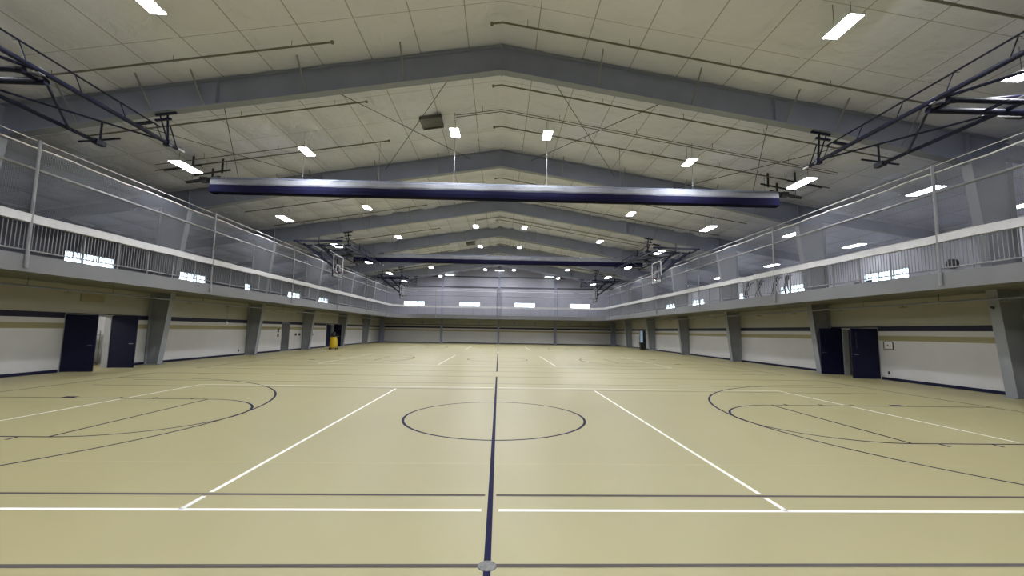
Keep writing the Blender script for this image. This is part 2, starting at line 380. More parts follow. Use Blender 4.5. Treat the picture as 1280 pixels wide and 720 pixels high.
# ------------------------------------------------------------------ steel frame
def hw(x):   # bottom line of the rafter
    ax = abs(x)
    if ax < 10.6: return 9.83-.163*ax
    if ax < 14.8: return 8.102-(ax-10.6)*.205
    return 7.24
for k, y in enumerate(FR):
    vis = k-1
    for s in (-1, 1):
        where = {1: 'beside the open navy double doors', 0: 'closest to the camera'}.get(vis-0 if vis else 0, '')
        if vis <= 0: lab = 'tapered grey steel column on the %s side behind the camera' % side(s) if k < 2 else ''
        if k == 0: lab = 'tapered grey steel column on the %s side, behind and out of view' % side(s)
        elif k == 1: lab = 'tapered grey steel column on the %s side, just behind the camera' % side(s)
        elif k == 2: lab = 'tapered grey steel column on the %s wall, nearest to the camera' % side(s)
        elif k == 3: lab = 'tapered grey steel column on the %s wall beside the open double doors' % side(s)
        else: lab = 'tapered grey steel column on the %s wall, %s one counted from the camera end' % (side(s), ORD[k-2])
        if k < 1: continue
        c = thing('steel_column', lab, 'column', (s*XW, y, 0))
        b = MB(); xo = .06
        inn = lambda z: .60+.10*z
        b.prism([(0.06, 0), (inn(0), 0), (inn(7.24), 7.24), (0.06, 7.24)], (-.012, .012), lambda a, z, e: (-s*a, e, z)); b.build('web', M['column'], c)
        b = MB(); b.prism([(inn(0), 0), (inn(0)+.025, 0), (inn(7.24)+.025, 7.24), (inn(7.24), 7.24)], (-.15, .15), lambda a, z, e: (-s*a, e, z)); b.build('inner_flange', M['column'], c)
        b = MB(); b.prism([(.03, 0), (.06, 0), (.06, 7.3), (.03, 7.3)], (-.15, .15), lambda a, z, e: (-s*a, e, z)); b.build('outer_flange', M['column'], c)
        b = MB(); b.box(min(-s*.03, -s*.75), max(-s*.03, -s*.75), -.18, .18, 0, .025)
        for z in (2.05,): b.prism([(.06, z), (inn(z), z), (inn(z), z+.02), (.06, z+.02)], (-.14, .14), lambda a, zz, e: (-s*a, e, zz))
        b.build('base_plate', M['column'], c)
    if k < 1: continue
    lab = 'grey steel roof rafter with a ridge peak, %s one from the camera' % ORD[k-2] if k >= 2 else 'grey steel roof rafter just behind the camera'
    r = thing('roof_rafter', lab, 'roof beam', (0, y, 7.3))
    O = 7.3
    xs = [0, 10.6, 14.8, 16.05]
    def side_pts(s):
        top = [(s*x, CT(x)-.07-O) for x in (0, 16.05)]
        bot = [(s*16.05, 7.24-O), (s*14.8, 7.24-O), (s*10.6, hw(10.6)-O), (0, 9.83-O)]
        return top+bot
    b = MB()
    for s in (-1, 1): b.prism(side_pts(s), (-.01, .01), lambda a, z, e: (a, e, z))
    b.build('web', M['steel'], r)
    b = MB()
    for s in (-1, 1):
        for (xa, za), (xb, zb) in (((0, 9.83), (10.6, hw(10.6))), ((10.6, hw(10.6)), (14.8, 7.24))):
            b.prism([(s*xa, za-O), (s*xb, zb-O), (s*xb, zb-O-.025), (s*xa, za-O-.025)], (-.14, .14), lambda a, z, e: (a, e, z))
    b.build('bottom_flange', M['steel'], r)
    b = MB()
    for s in (-1, 1): b.prism([(0, CT(0)-.05-O), (s*16.05, CT(16.05)-.05-O), (s*16.05, CT(16.05)-.075-O), (0, CT(0)-.075-O)], (-.14, .14), lambda a, z, e: (a, e, z))
    b.build('top_flange', M['steel'], r)
    b = MB()
    b.box(-.025, .025, -.16, .16, 9.78-O, CT(0)-.06-O); b.build('splice_plate', M['steel'], r)
    for s in (-1, 1):
        for x in (8.6, 14.8): MB().cbox((s*x, 0, (hw(x)+CT(x))/2-O-.02), (.02, .26, CT(x)-hw(x)-.08)).build('splice_plate', M['steel'], r)
    for s in (-1, 1):
        b = MB(); b.prism([(s*16.05, CT(16.05)-.07-O), (s*21.95, CT(21.95)-.07-O), (s*21.95, CT(21.95)-.5-O), (s*16.05, CT(16.05)-.6-O)], (-.01, .01), lambda a, z, e: (a, e, z))
        b.prism([(s*16.05, CT(16.05)-.6-O), (s*21.95, CT(21.95)-.5-O), (s*21.95, CT(21.95)-.525-O), (s*16.05, CT(16.05)-.625-O)], (-.11, .11), lambda a, z, e: (a, e, z))
        b.build('wing_beam', M['steel'], r)
        for x in (3.0, 5.95, 8.95, 10.45, 12.6):
            b = MB(); b.bar((s*x, -.78, CT(x)-.06-O), (s*x, -.06, hw(x)+.01-O), .035, .035); b.build('flange_brace', M['rail'], r)

# end wall framing
for x in (-7.75, 0, 7.75):
    c = thing('end_wall_column', 'slim grey steel column on the far end wall, %s' % {-7.75: 'left one', 0: 'middle one on the centre line', 7.75: 'right one'}[x], 'column', (x, YE, 0))
    b = MB(); h = CT(x)-.05; b.box(-.01, .01, -.36, -.02, 0, h); b.box(-.14, .14, -.38, -.36, 0, h); b.box(-.14, .14, -.02, 0, 0, h); b.build('shaft', M['steel'], c)
    b = MB(); b.box(-.2, .2, -.45, 0, 0, .03); b.build('base_plate', M['steel'], c)
for z in (7.62, 9.05):
    hwid = min(15.9, (10.6-z)/.165 if z > 8 else 15.9); b = MB()
    b.box(-hwid, hwid, YE-.16, YE-.0, z, z+.14)
    tag(b.build('wall_girt', M['girt']), 'dark horizontal girt across the far end wall, %s one' % ('lower' if z < 8 else 'upper'), 'girt')
for x in (-15.75, 15.75):
    b = MB(); b.box(x-.3, x+.3, YE-.4, YE-.02, 0, 3.19)
    tag(b.build('corner_column', M['steel']), 'grey steel column in the far %s corner under the deck' % side(x), 'column')
for i, x in enumerate((-13.0, -10.3, -5.5, -2.7, 2.15, 4.95, 9.7, 12.6)):
    o = MB().box(x-.12, x+.12, YE-.3, YE, 2.5, 2.98); b = o.build('deck_bracket', M['steel'])
    b['label'] = 'short grey deck support bracket on the end wall, %s from the left corner' % ORD[i].replace('nearest', 'first'); b['category'] = 'bracket'; b['group'] = 'brackets on the far end wall'
tag(MB().box(-15.4, 15.4, YE-.12, YE-.001, 2.44, 2.52).build('wall_rail', M['girt']), 'thin dark horizontal rail low on the end wall under the brackets', 'rail')
for s in (-1, 1):
    for a, c2 in (((2.9, 7.2), (5.1, 5.9)), ((5.0, 7.2), (2.9, 5.9))): pass
b = MB(); b.tube([(2.6, YE-.05, 5.0), (5.2, YE-.05, 7.5)], .012, 6); b.tube([(5.0, YE-.05, 7.5), (7.6, YE-.05, 5.0)], .012, 6)
tag(b.build('bracing_rod', M['rail']), 'thin bracing rods crossing the end wall right of the middle column', 'bracing rods')

# roof cross bracing
for s in (-1, 1):
    for x0, x1 in ((1.3, 5.6), (5.9, 1.5), (8.6, 12.4), (12.6, 8.8)):
        b = MB(); a = 3.58; e = 11.0
        b.tube([(s*x0, a, hw(x0)+.55), (s*x1, e, hw(x1)+.55)], .013, 6)
        o = b.build('bracing_rod', M['wire'])
        tag(o, 'thin roof bracing rod between the first two rafters, %s slope, %s' % (side(s), {1.3: 'near ridge running outward', 5.9: 'running inward to the ridge', 8.6: 'outer one running outward', 12.6: 'outer one running inward'}[x0]), 'bracing rod')

# ------------------------------------------------------------------ sprinkler and conduit runs under the roof
def runpipe(xa, xb, y, off, r, label, cat='pipe', name='sprinkler_pipe', double=False):
    pts = [xa]+([0] if xa*xb < 0 else [])+[xb]
    t = thing(name, label, cat, ((xa+xb)/2, y, CT((xa+xb)/2)-off)); O = Vector(t.location)
    b = MB()
    for dy in ((0, .16) if double else (0,)): b.tube([Vector((x, y+dy, CT(x)-off))-O for x in pts], r, 8)
    if not double: b.tube([Vector((xa, y, CT(xa)-off+.03))-O, Vector((xa, y, CT(xa)-off-.04))-O], r*1.7, 8)
    b.build('pipe', M['pipe'], t)
    n = max(2, int(abs(xb-xa)/2.6))
    for i in range(n):
        x = xa+(xb-xa)*(i+.35)/n
        h = MB(); h.tube([Vector((x, y, CT(x)-off))-O, Vector((x, y, CT(x)-.03))-O], .007, 6); h.build('hanger_rod', M['wire'], t)
k = 0; y = -.85
while y < 47:
    if not any(abs(y-f) < .3 for f in FR):
        nm = ('%s from the camera' % ORD[k]) if k < 9 else '%d rows back' % k
        nm = ['above the camera', 'nearest to the first rafter', 'just beyond the first rafter', 'over the first light row', 'just beyond the second rafter', 'above the second light row', 'near the third rafter', 'beyond the third rafter', 'above the third light row', 'near the fourth rafter', 'beyond the fourth rafter', 'above the fourth light row', 'near the fifth rafter', 'beyond the fifth rafter', 'near the last rafter', 'closest to the end wall'][min(k, 15)]
        runpipe(-4.72, -14.2, y, .25, .027, 'dark pipe hung under the left roof slope, %s' % nm)
        runpipe(-.3, 14.2, y, .25, .027, 'dark pipe hung under the right roof slope, %s' % nm)
        k += 1
    y += 3.04
for yy, nm in ((6.85, 'in front of the divider curtain'), (22.4, 'between the second and third rafters beyond it'), (37.9, 'close to the far end')):
    runpipe(-1.8, 13.4, yy, .27, .016, 'pair of thin conduits crossing the ridge %s' % nm, 'conduit', 'roof_conduit', True)
    runpipe(-8.0, -13.8, yy+.9, .27, .016, 'thin conduit ending at a left lamp drop %s' % nm, 'conduit', 'roof_conduit')

# ------------------------------------------------------------------ lights
def lamp(x, y, drop, label, wing=False, rz=0, z=None, group=None, w=.46, ln=1.25, mat='lamp_flat'):
    z = CT(x)-drop if z is None else z
    t = thing('high_bay_light', label, 'light', (x, y, z), group, rz)
    b = MB(); b.box(-w/2, w/2, -ln/2, ln/2, .005, .05); b.box(-.1, .1, -ln*.35, ln*.35, .05, .09); b.build('housing', M['housing'], t)
    b = MB(); b.box(-w/2+.02, w/2-.02, -ln/2+.02, ln/2-.02, -.006, .004); b.build('diffuser', M['lamp_wing'] if wing else M[mat], t)
    for yy in (-ln*.3, ln*.3): MB().tube([(0, yy, .09), (0, yy, CT(x)-z-.02)], .006, 6).build('hanger_wire', M['wire'], t)
LY = [-15.55, -7.93, -.31, 7.31, 14.93, 22.55, 30.17, 37.79, 45.3]  # rows behind the camera are added, unseen, to brighten the near floor
LX = {1.86: 'inner', 7.66: 'middle', 12.25: 'outer'}
for yi, y in enumerate(LY):
    for ax, nm in LX.items():
        for s in (-1, 1):
            if yi == 2 and ax == 1.86: continue
            row = ['far behind the camera', 'behind the camera', 'almost overhead', 'in the row before the divider curtain', 'in the row just past the divider curtain', 'in the row before the second curtain', 'in the row past the second curtain', 'in the last but one row', 'in the row at the end wall'][yi]
            lamp(s*ax, y, .76, 'LED panel light, %s slope, %s column, %s' % (side(s), nm, row), **({} if ax > 10 else dict(w=.36, ln=.78, mat='lamp')))
for x, z, nm in ((-6.8, 9.28, 'left'), (0.0, 10.02, 'centre'), (6.85, 9.24, 'right')):
    t = thing('linear_light', 'long white strip light high on the far end wall, %s one' % nm, 'light', (x, YE-.55, z))
    MB().box(-.62, .62, -.08, .08, .0, .07).build('housing', M['housing'], t); MB().box(-.6, .6, -.09, .07, -.05, -.003).build('diffuser', M['lamp_end'], t)
    MB().box(-.02, .02, .08, .55, .0, .04).build('bracket', M['wire'], t)
for yi, y in enumerate((-.8, 6.9, 14.5, 21.9, 29.5, 37.1)):
    for s in (1,):
        for x in ((17.0, 20.6)):
            lamp(s*x, y, .32, 'white LED panel light over the %s upper wing, %s, %s row' % (side(s), 'beside the columns' if x < 18 else 'near the outer wall', ORD[yi]), True)

# ------------------------------------------------------------------ raised deck (running track level)
pathL = [(-XD, YF)]+[(-XD, YD-RC)]+[(-XD+RC-RC*math.cos(t), YD-RC+RC*math.sin(t)) for t in [PI/2*i/10 for i in range(1, 11)]]
pathR = [(-x, y) for x, y in pathL][::-1]
inner = pathL+pathR
dk = thing('raised_deck', 'raised grey track deck running round the hall above the lower walls', 'deck', (0, YE, 3.2))
O = Vector((0, YE, 3.2))
def ring(z0, z1, name, mat, off0, off1, paths=None):
    """solid that follows the inner edge, from off0 to off1 outward"""
    P = paths or inner; b = MB(); n = len(P)
    def nrm(i):
        a = Vector(P[max(i-1, 0)]); c = Vector(P[min(i+1, n-1)]); d = (c-a).normalized(); return Vector((-d.y, d.x))
    V = []
    for i in range(n):
        p = Vector(P[i]); nn = nrm(i)
        for o in (off0, off1):
            q = p+nn*o
            for z in (z0, z1): V.append((q.x-O.x, q.y-O.y, z-O.z))
    b.v = V
    for i in range(n-1):
        a = 4*i; c = 4*i+4
        b.f += [(a, a+1, c+1, c), (a+2, c+2, c+3, a+3), (a+1, a+3, c+3, c+1), (a, c, c+2, a+2)]
    b.f += [(0, 2, 3, 1), (4*n-4, 4*n-3, 4*n-1, 4*n-2)]
    return b
fas = ring(3.227, 3.717, 'fascia', M['fascia'], 0, .12).build('fascia', M['fascia'], dk)
fas.parent = dk
def slab(z0, z1, mat, name):
    b = MB(); outer = [(-XO, YF), (-XO, YE), (XO, YE), (XO, YF)]
    P = []
    for (x, y) in inner:
        P.append((x+(-.12 if x < 0 else .12) if y < YD-RC+.1 else x*(1+.0), y+(.12 if y > YD-RC+.1 else 0)))
    # left strip, end strip, right strip built as quads to the outer wall
    def q(a, c, d, e):
        n = len(b.v)
        for z in (z0, z1):
            for p in (a, c, d, e): b.v.append((p[0]-O.x, p[1]-O.y, z-O.z))
        b.f += [(n, n+1, n+2, n+3), (n+4, n+7, n+6, n+5)]+[(n+i, n+4+i, n+4+(i+1) % 4, n+(i+1) % 4) for i in range(4)]
    q((-XO, YF), P[0], P[1], (-XO, P[1][1])); q((XO, YF), P[-1], P[-2], (XO, P[-2][1]))
    half = [p for p in P if p[0] < 0][1:]
    for i in range(len(half)-1):
        q((-XO if i < 5 else half[i][0]-.0001, YE if i >= 5 else half[i][1]), half[i], half[i+1], (-XO if i < 5 else half[i+1][0], YE if i >= 5 else half[i+1][1]))
    h = half[5]
    q((-XO, h[1]), h, (h[0], YE), (-XO, YE))
    halfR = [(-x, y) for x, y in half]
    for i in range(len(halfR)-1):
        q((XO if i < 5 else halfR[i][0], YE if i >= 5 else halfR[i][1]), halfR[i], halfR[i+1], (XO if i < 5 else halfR[i+1][0], YE if i >= 5 else halfR[i+1][1]))
    h = halfR[5]; q((XO, h[1]), h, (h[0], YE), (XO, YE))
    q(half[-1], halfR[-1], (halfR[-1][0], YE), (half[-1][0], YE))
    return b.build(name, mat, dk)
slab(3.26, 3.62, M['soffit'], 'slab'); slab(3.622, 3.66, M['deck'], 'track_surface')

# ---- guard railing: posts, pickets, pad, netting. One thing per side
def cum(P):
    d = [0]
    for i in range(1, len(P)): d.append(d[-1]+(Vector(P[i])-Vector(P[i-1])).length)
    return d
def at(P, D, t):
    for i in range(1, len(P)):
        if t <= D[i] or i == len(P)-1:
            a, c = Vector(P[i-1]), Vector(P[i]); u = (t-D[i-1])/(D[i]-D[i-1]); return a+(c-a)*u, (c-a).normalized()
def railing(P, label, post_ts, kind, out):
    D = cum(P); T = D[-1]; base = P[0]
    t = thing('guard_railing', label, 'railing', (base[0], base[1], 3.717)); o = Vector((base[0], base[1], 3.717))
    off = .05
    def pt(s, z, e=0):
        p, d = at(P, D, s); nn = Vector((-d.y, d.x))*out; q = p+nn*(off+e); return Vector((q.x, q.y, z))-o
    step = 1.2; ss = [0]
    ss = sorted(set([round(D[i], 3) for i in range(len(P))]+[i*step for i in range(int(T/step)+1)]))
    # white pad on the handrail, slightly uneven
    b = MB(); n = 0
    for s in ss:
        wob = .012*math.sin(s*2.1)+.008*math.sin(s*5.3)
        for (e, z) in ((-.09, 4.62), (-.09, 4.86), (.06, 4.86), (.06, 4.62)): b.v.append(tuple(pt(s, z+wob, e)))
    for i in range(len(ss)-1):
        for q in range(4): w = (q+1) % 4; b.f.append((4*i+q, 4*i+w, 4*i+4+w, 4*i+4+q))
    b.f += [(0, 1, 2, 3), tuple(4*len(ss)-4+q for q in (3, 2, 1, 0))]
    tag(b.build('rail_pad', M['pad'], t), 'white handrail pad')
    for z, r, nm, m in ((3.84, .022, 'bottom_rail', 'rail'), (6.18, .042, 'middle_rail', 'rail'), (7.03, .011, 'top_cable', 'rope')):
        MB().tube([pt(s, z, .03 if nm == 'top_cable' else 0) for s in ss], r, 8).build(nm, M[m], t)
    pr = []
    s = 0
    while s <= T:
        pr.append(pt(s, 6.80+.018*math.sin(s*1.7)+.012*math.sin(s*4.1+1), -.0)); s += .6
    MB().tube(pr, .021, 6).build('net_rope', M['rope'], t)
    # netting
    v = []; f = []; uv = []
    for s in ss: v += [tuple(pt(s, 4.84)), tuple(pt(s, 6.80))]; uv.append(s)
    for i in range(len(ss)-1): f.append((2*i, 2*i+2, 2*i+3, 2*i+1))
    me = bpy.data.meshes.new('netting'); me.from_pydata(v, [], f); me.materials.append(M['net'])
    ul = me.uv_layers.new(name='UVMap')
    for lp in me.loops: vi = lp.vertex_index; ul.data[lp.index].uv = (uv[vi//2], 0 if vi % 2 == 0 else 1.96)
    no = bpy.data.objects.new('netting', me); C.objects.link(no); no.parent = t
    # tall posts down onto the fascia
    for s in post_ts:
        b = MB(); b.tube([pt(s, 3.33, -.09), pt(s, 4.0, -.07), pt(s, 7.05, -.02)], .042, 10); b.build('post', M['rail'], t)
    # short posts
    s = .6
    while s < T:
        if min([abs(s-q) for q in post_ts]+[9]) > .5:
            MB().box(-.02, .02, -.02, .02, 0, 1.12).build('short_post', M['rail'], t, pt(s, 3.70))
        s += 1.235
    # pickets
    me = MB().box(-.008, .008, -.008, .008, 3.80, 4.62); pm = bpy.data.meshes.new('picket'); me.v = [(x, y, z-3.8) for x, y, z in me.v]; pm.from_pydata(me.v, [], me.f); pm.materials.append(M['rail'])
    allp = [i*.108 for i in range(1, int(T/.108))]
    if kind == 'side':
        y0 = 2.0 if P[0][0] < 0 else 1.0
        first = [s for s in allp if at(P, D, s)[0].y > y0] if P[0][1] < 0 else [s for s in allp[::-1] if at(P, D, s)[0].y > y0]
        near = first[:100]; nearset = set(near); rest = [s for s in allp if s not in nearset]
    else: near = []; rest = allp
    for s in near:
        c = bpy.data.objects.new('picket', pm); C.objects.link(c); c.location = pt(s, 3.84); c.parent = t
    b = MB()
    for s in rest:
        p = pt(s, 3.84); b.box(p.x-.008, p.x+.008, p.y-.008, p.y+.008, p.z, p.z+.82)
    tag(b.build('picket', M['rail'], t), kind='stuff')
pl = pathL; DP = cum(pl)
posts = [YY-YF for YY in (-12, -4.4, 3.22, 10.8, 18.45, 26.05, 33.6, 41.2)]
railing(pathL, 'grey deck railing with white padded handrail and netting, left side', posts, 'side', 1)
pR2 = [(-x, y) for x, y in pathL]
railing(pR2, 'grey deck railing with white padded handrail and netting, right side', posts, 'side', -1)
railing([(-XD+RC, YD), (XD-RC, YD)], 'grey deck railing with white padded handrail across the far end', [2, 9.85, 17.7], 'end', 1)

# pipes under the deck
for s in (-1, 1):
    t = thing('under_deck_pipe', 'grey pipe running along the %s lower wall under the deck' % side(s), 'pipe', (s*15.1, 0, 2.97))
    MB().tube([(0, -12, 0), (0, 46, 0)], .032, 8).build('pipe', M['steel'], t)
    for y in (3.1, 6.3, 9.2, 12.1, 15.0, 19.9, 23.2, 27.6, 31.5, 36.):
        h = MB(); h.tube([(0, y, -.1), (0, y, -.02)], .01, 6); h.tube([(0, y, -.11), (0, y, -.09)], [.11, .13], 10); h.build('sprinkler_head', M['pipe'], t)
    for y in (1.2, 5., 8., 13., 17., 21., 25., 30., 38., 44): MB().tube([(0, y, 0), (0, y, .27)], .008, 6).build('hanger_rod', M['wire'], t)

# ------------------------------------------------------------------ divider curtains rolled up under the roof
def curtain(y, label):
    t = thing('divider_curtain', label, 'curtain', (0, y, 7.35))
    b = MB(); X = 12.1; xs = [-X+2*X*i/60 for i in range(61)]
    n = 0
    def loft(prof, mat, nm, wob):
        b = MB(); k = len(prof)
        for i, x in enumerate(xs):
            w = wob*math.sin(i*1.3)+wob*.6*math.sin(i*2.9)
            for (yy, z) in prof: b.v.append((x, yy*(1+w*3), z+w*.4))
        for i in range(60):
            for q in range(k): r = (q+1) % k; b.f.append((k*i+q, k*i+r, k*i+k+r, k*i+k+q))
        b.f += [tuple(range(k)), tuple(range(60*k, 61*k))[::-1]]
        return b.build(nm, mat, t, None, False)
    loft([(-.17, .30), (-.2, .38), (-.16, .55), (-.06, .62), (.06, .62), (.16, .55), (.2, .38), (.17, .30)], M['mesh_grey'], 'rolled_mesh', .02)
    loft([(-.2, .0), (-.22, .15), (-.2, .31), (.2, .31), (.22, .15), (.2, .0), (.1, -.03), (-.1, -.03)], M['curtain_navy'], 'vinyl_band', .01)
    MB().tube([(-X-.1, 0, .66), (X+.1, 0, .66)], .04, 8).build('drive_pipe', M['steel'], t)
    for s in (-1, 1):
        for x in (2.0, 5.2, 8.4, 11.6):
            MB().tube([(s*x, 0, .66), (s*x, 0, CT(x)-7.35-.03)], .012, 6).build('hanger_strap', M['rail'], t)
        for dy, xa in ((-.75, 12.1), (-.2, 11.3), (.55, 12.2)):
            b = MB(); b.bar((s*xa, dy, .95-.1*(xa-11)*.3), (s*(xa+1.45), dy, .82-.1*(xa-11)*.3-.14), .07, .05)
            b.box(min(s*(xa+.3), s*(xa+.36)), max(s*(xa+.3), s*(xa+.36)), dy-.03, dy+.03, .8, CT(xa+.3)-7.35-.02)
            b.build('mounting_bar', M['black'], t)
        b = MB(); b.cbox((s*12.45, 0, .55), (.3, .22, .2)); b.tube([(s*12.3, 0, .55), (s*13.2, 0, .42)], .05, 8); b.build('drive_motor', M['black'], t)
        MB().tube([(s*12.75, -.3, -.02+.4), (s*12.75, -.3, 1.0)], .012, 6).build('support_rod', M['wire'], t)
curtain(8.65, 'rolled-up grey and navy divider curtain nearest to the camera')
curtain(26.0, 'rolled-up grey and navy divider curtain farther down the hall')

# ------------------------------------------------------------------ ceiling hung basketball goals
def goal(s, yc, ya, yb, folded, label):
    t = thing('basketball_goal', label, 'basketball goal', (s*9.95, yc, 7.2)); O = Vector((s*9.95, yc, 7.2))
    P = lambda x, y, z: Vector((s*x, y, z))-O
    MB().tube([P(9.95, ya-.25, 7.2), P(9.95, yb+.35, 7.2)], .055, 12).build('main_pipe', M['goal'], t)
    tag(MB().tube([P(9.95, yb+.35, 7.2), P(9.95, yb+.62, 7.2)], .04, 12).build('pipe_end', M['chrome'], t), 'bare metal pipe end')
    MB().tube([P(11.93, ya-.2, 7.15), P(11.93, yb+.15, 7.15)], .05, 12).build('rear_pipe', M['goal'], t)
    MB().tube([P(10.12, ya+.1, 7.72), P(10.25, yb, 7.72)], .022, 8).build('truss_chord', M['goal'], t)
    b = MB(); nn = 6
    for i in range(nn+1):
        y = ya+.3+(yb-ya-.5)*i/nn; b = MB(); b.tube([P(10.2, y, 7.72), P(9.97, y, 7.22)], .012, 6)
        if i < nn: b.tube([P(10.2, y, 7.72), P(10.7, y+.3, 7.95)], .008, 6)
        b.build('truss_web', M['goal'], t)
    ym = yc if folded else (ya+yb)/2
    b = MB(); b.tube([P(9.95, ym, 7.2), P(11.93, yb-.9, 7.15)], .035, 8); b.tube([P(11.93, yb-.1-3.2, 7.13), P(9.95, yb-.2, 7.2)], .026, 8)
    b.tube([P(9.95, ym, 7.2), P(11.93, ya+.9, 7.15)], .035, 8); b.build('diagonal_brace', M['goal'], t)
    for y in (ya, yb):
        b = MB()
        zt = hw(10)-.03
        b.tube([P(9.95, y, 7.2), P(10.05, y, zt)], .03, 8); b.tube([P(9.95, y, 7.22), P(10.3, y, zt)], .02, 8)
        b.tube([P(9.9, y+.28, 7.18), P(9.95, y+.02, 7.75)], .018, 6)
        b.bar(P(9.75, y-.05, zt-.03), P(10.35, y-.05, zt-.12), .06, .06); b.bar(P(9.75, y-.22, 7.86), P(10.2, y-.22, 7.8), .07, .05); b.bar(P(10.25, y-.3, 7.7), P(10.7, y-.3, 7.62), .09, .06)
        b.cbox(P(9.95, y, 7.2), (.18, .14, .16))
        b.build('pipe_clamp', M['goal'], t)
        b = MB(); b.tube([P(11.93, y, 7.15), P(11.93, y, hw(11.93)-.03)], .028, 8); b.cbox(P(11.93, y-.02, 7.15), (.16, .3, .14)); b.bar(P(11.4, y+.05, 7.33), P(12.6, y+.05, 7.2), .05, .04); b.build('pipe_clamp', M['goal'], t)
    def board(c, n, u):
        """c centre, n facing, u up (unit vectors); 1.83 x 1.15"""
        w = Vector((0, 1, 0)); hw_, hh = (.915, .56) if folded else (.78, .66)
        g = MB(); g.bar(c-u*hh, c+u*hh, 2*hw_, .012, up=n)
        bd = g.build('backboard', M['glass'], t)
        f = MB()
        for e in (-1, 1):
            f.bar(c+w*e*(hw_-.025)-u*hh, c+w*e*(hw_-.025)+u*hh, .05, .03, up=n)
            f.bar(c+u*e*(hh-.025)-w*hw_, c+u*e*(hh-.025)+w*hw_, .03 if abs(n.z) < .5 else .03, .05, up=u) if False else f.bar(c+u*e*(hh-.025)-w*hw_, c+u*e*(hh-.025)+w*hw_, .05, .03, up=n)
        f.build('board_frame', M['board_white'], bd)
        q = MB(); d = c-u*.18+n*.012
        for e in (-1, 1): q.bar(d+w*e*.3-u*.22, d+w*e*.3+u*.22, .05, .01, up=n)
        q.bar(d+u*.22-w*.3, d+u*.22+w*.3, .05, .01, up=n); q.bar(d-u*.22-w*.3, d-u*.22+w*.3, .05, .01, up=n); q.build('target_square', M['board_white'], bd)
        p = MB(); p.bar(c-u*(hh+.04)-w*(hw_+.02), c-u*(hh+.04)+w*(hw_+.02), .09, .07, up=n)
        for e in (-1, 1): p.bar(c+w*e*(hw_+.02)-u*(hh+.06), c+w*e*(hw_+.02)-u*(hh-.35), .04, .07, up=n)
        p.build('edge_pad', M['black'], bd)
        r = MB(); cc = c-u*.40+n*.38; pts = [cc+n*.228*math.cos(a)+w*.228*math.sin(a) for a in [2*PI*i/20 for i in range(21)]]
        r.tube(pts, .011, 6, False); r.bar(c-u*.42+n*.01, c-u*.41+n*.16, .12, .04, up=w); r.build('rim', M['orange'], bd)
    if folded:
        b = MB()
        for e in (-.22, .22): b.tube([P(10.05, yc+e, 7.1), P(13.1, yc+e, 7.1)], .075 if e > 0 else .06, 12)
        for x in (10.2, 11.4, 12.6): b.bar(P(x, yc-.28, 7.1), P(x, yc+.28, 7.1), .06, .06)
        b.build('folded_mast', M['goal'], t)
        tag(MB().cbox(P(9.98, yc, 7.2), (.12, .14, .13)).build('hinge', M['chrome'], t), 'shiny metal hinge')
        MB().tube([P(10.2, yc+.24, 7.26), P(13.0, yc+.24, 7.62)], .03, 8).build('fold_brace', M['goal'], t)
        board(P(12.65, yc, 7.38), Vector((0, 0, -1)), Vector((s*-1., 0, 0)))
    else:
        b = MB()
        for y in (yc-.7, yc+.7): b.bar(P(9.55, y, 7.08), P(12.5, y, 7.02), .08, .1)
        b.bar(P(9.9, yc-.75, 7.0), P(9.9, yb, 7.1), .06, .08); b.bar(P(12.3, yc-.7, 6.95), P(12.3, yc+.7, 6.95), .08, .08)
        b.build('support_frame', M['goal'], t)
        b = MB()
        for y in (yc-.3, yc+.3): b.tube([P(12.1, y, 6.95), P(10.25, yc+(y-yc)*.6, 5.55)], .055, 10)
        b.tube([P(11.2, yc-.3, 7.0), P(10.3, yc-.15, 6.05)], .035, 8); b.tube([P(11.2, yc+.3, 7.0), P(10.3, yc+.15, 6.05)], .035, 8)
        b.bar(P(10.2, yc-.3, 5.2), P(10.2, yc-.3, 6.1), .07, .07); b.bar(P(10.2, yc+.3, 5.2), P(10.2, yc+.3, 6.1), .07, .07); b.bar(P(10.2, yc-.35, 5.6), P(10.2, yc+.35, 5.6), .08, .1)
        b.build('mast', M['goal'], t)
        for e in (-.15, .25): tag(MB().tube([P(11.6, yc+e, 6.9), P(10.9, yc+e, 6.5)], .02, 8).build('fold_strut', M['chrome'], t), 'bare metal folding strut')
        board(P(10.02, yc, 5.62), Vector((-s, 0, 0)), Vector((0, 0, 1)))
for s in (-1, 1):
    goal(s, 0.0, -4.12, 3.5, True, 'navy steel basketball goal folded flat under the roof, near %s' % side(s))
    goal(s, 17.3, 18.74, 26.36, False, 'ceiling-hung basketball goal with glass backboard over the middle court, %s side' % side(s))
    goal(s, 34.6, 33.98, 41.6, False, 'ceiling-hung basketball goal with glass backboard over the farthest court, %s side' % side(s))

# ------------------------------------------------------------------ roof vents
for x, y, nm in ((-2.8, 7.4, 'beside the first light row'), (-2.8, 31.0, 'far down the hall')):
    t = thing('roof_vent', 'square grey vent opening in the left roof slope %s' % nm, 'vent', (x, y, CT(x)-.09))
    sl = .165
    b = MB()
    for (a0, a1, b0, b1) in ((-.42, .42, -.45, -.4), (-.42, .42, .4, .45), (-.42, -.37, -.45, .45), (.37, .42, -.45, .45)):
        b.prism([(a0, sl*a0-.12), (a1, sl*a1-.12), (a1, sl*a1+.0), (a0, sl*a0+.0)], (b0, b1), lambda a, z, e: (a, e, z))
    b.build('frame', M['vent'], t)
    MB().prism([(-.37, sl*-.37-.07), (.37, sl*.37-.07), (.37, sl*.37-.03), (-.37, sl*-.37-.03)], (-.4, .4), lambda a, z, e: (a, e, z)).build('damper', M['vent'], t)

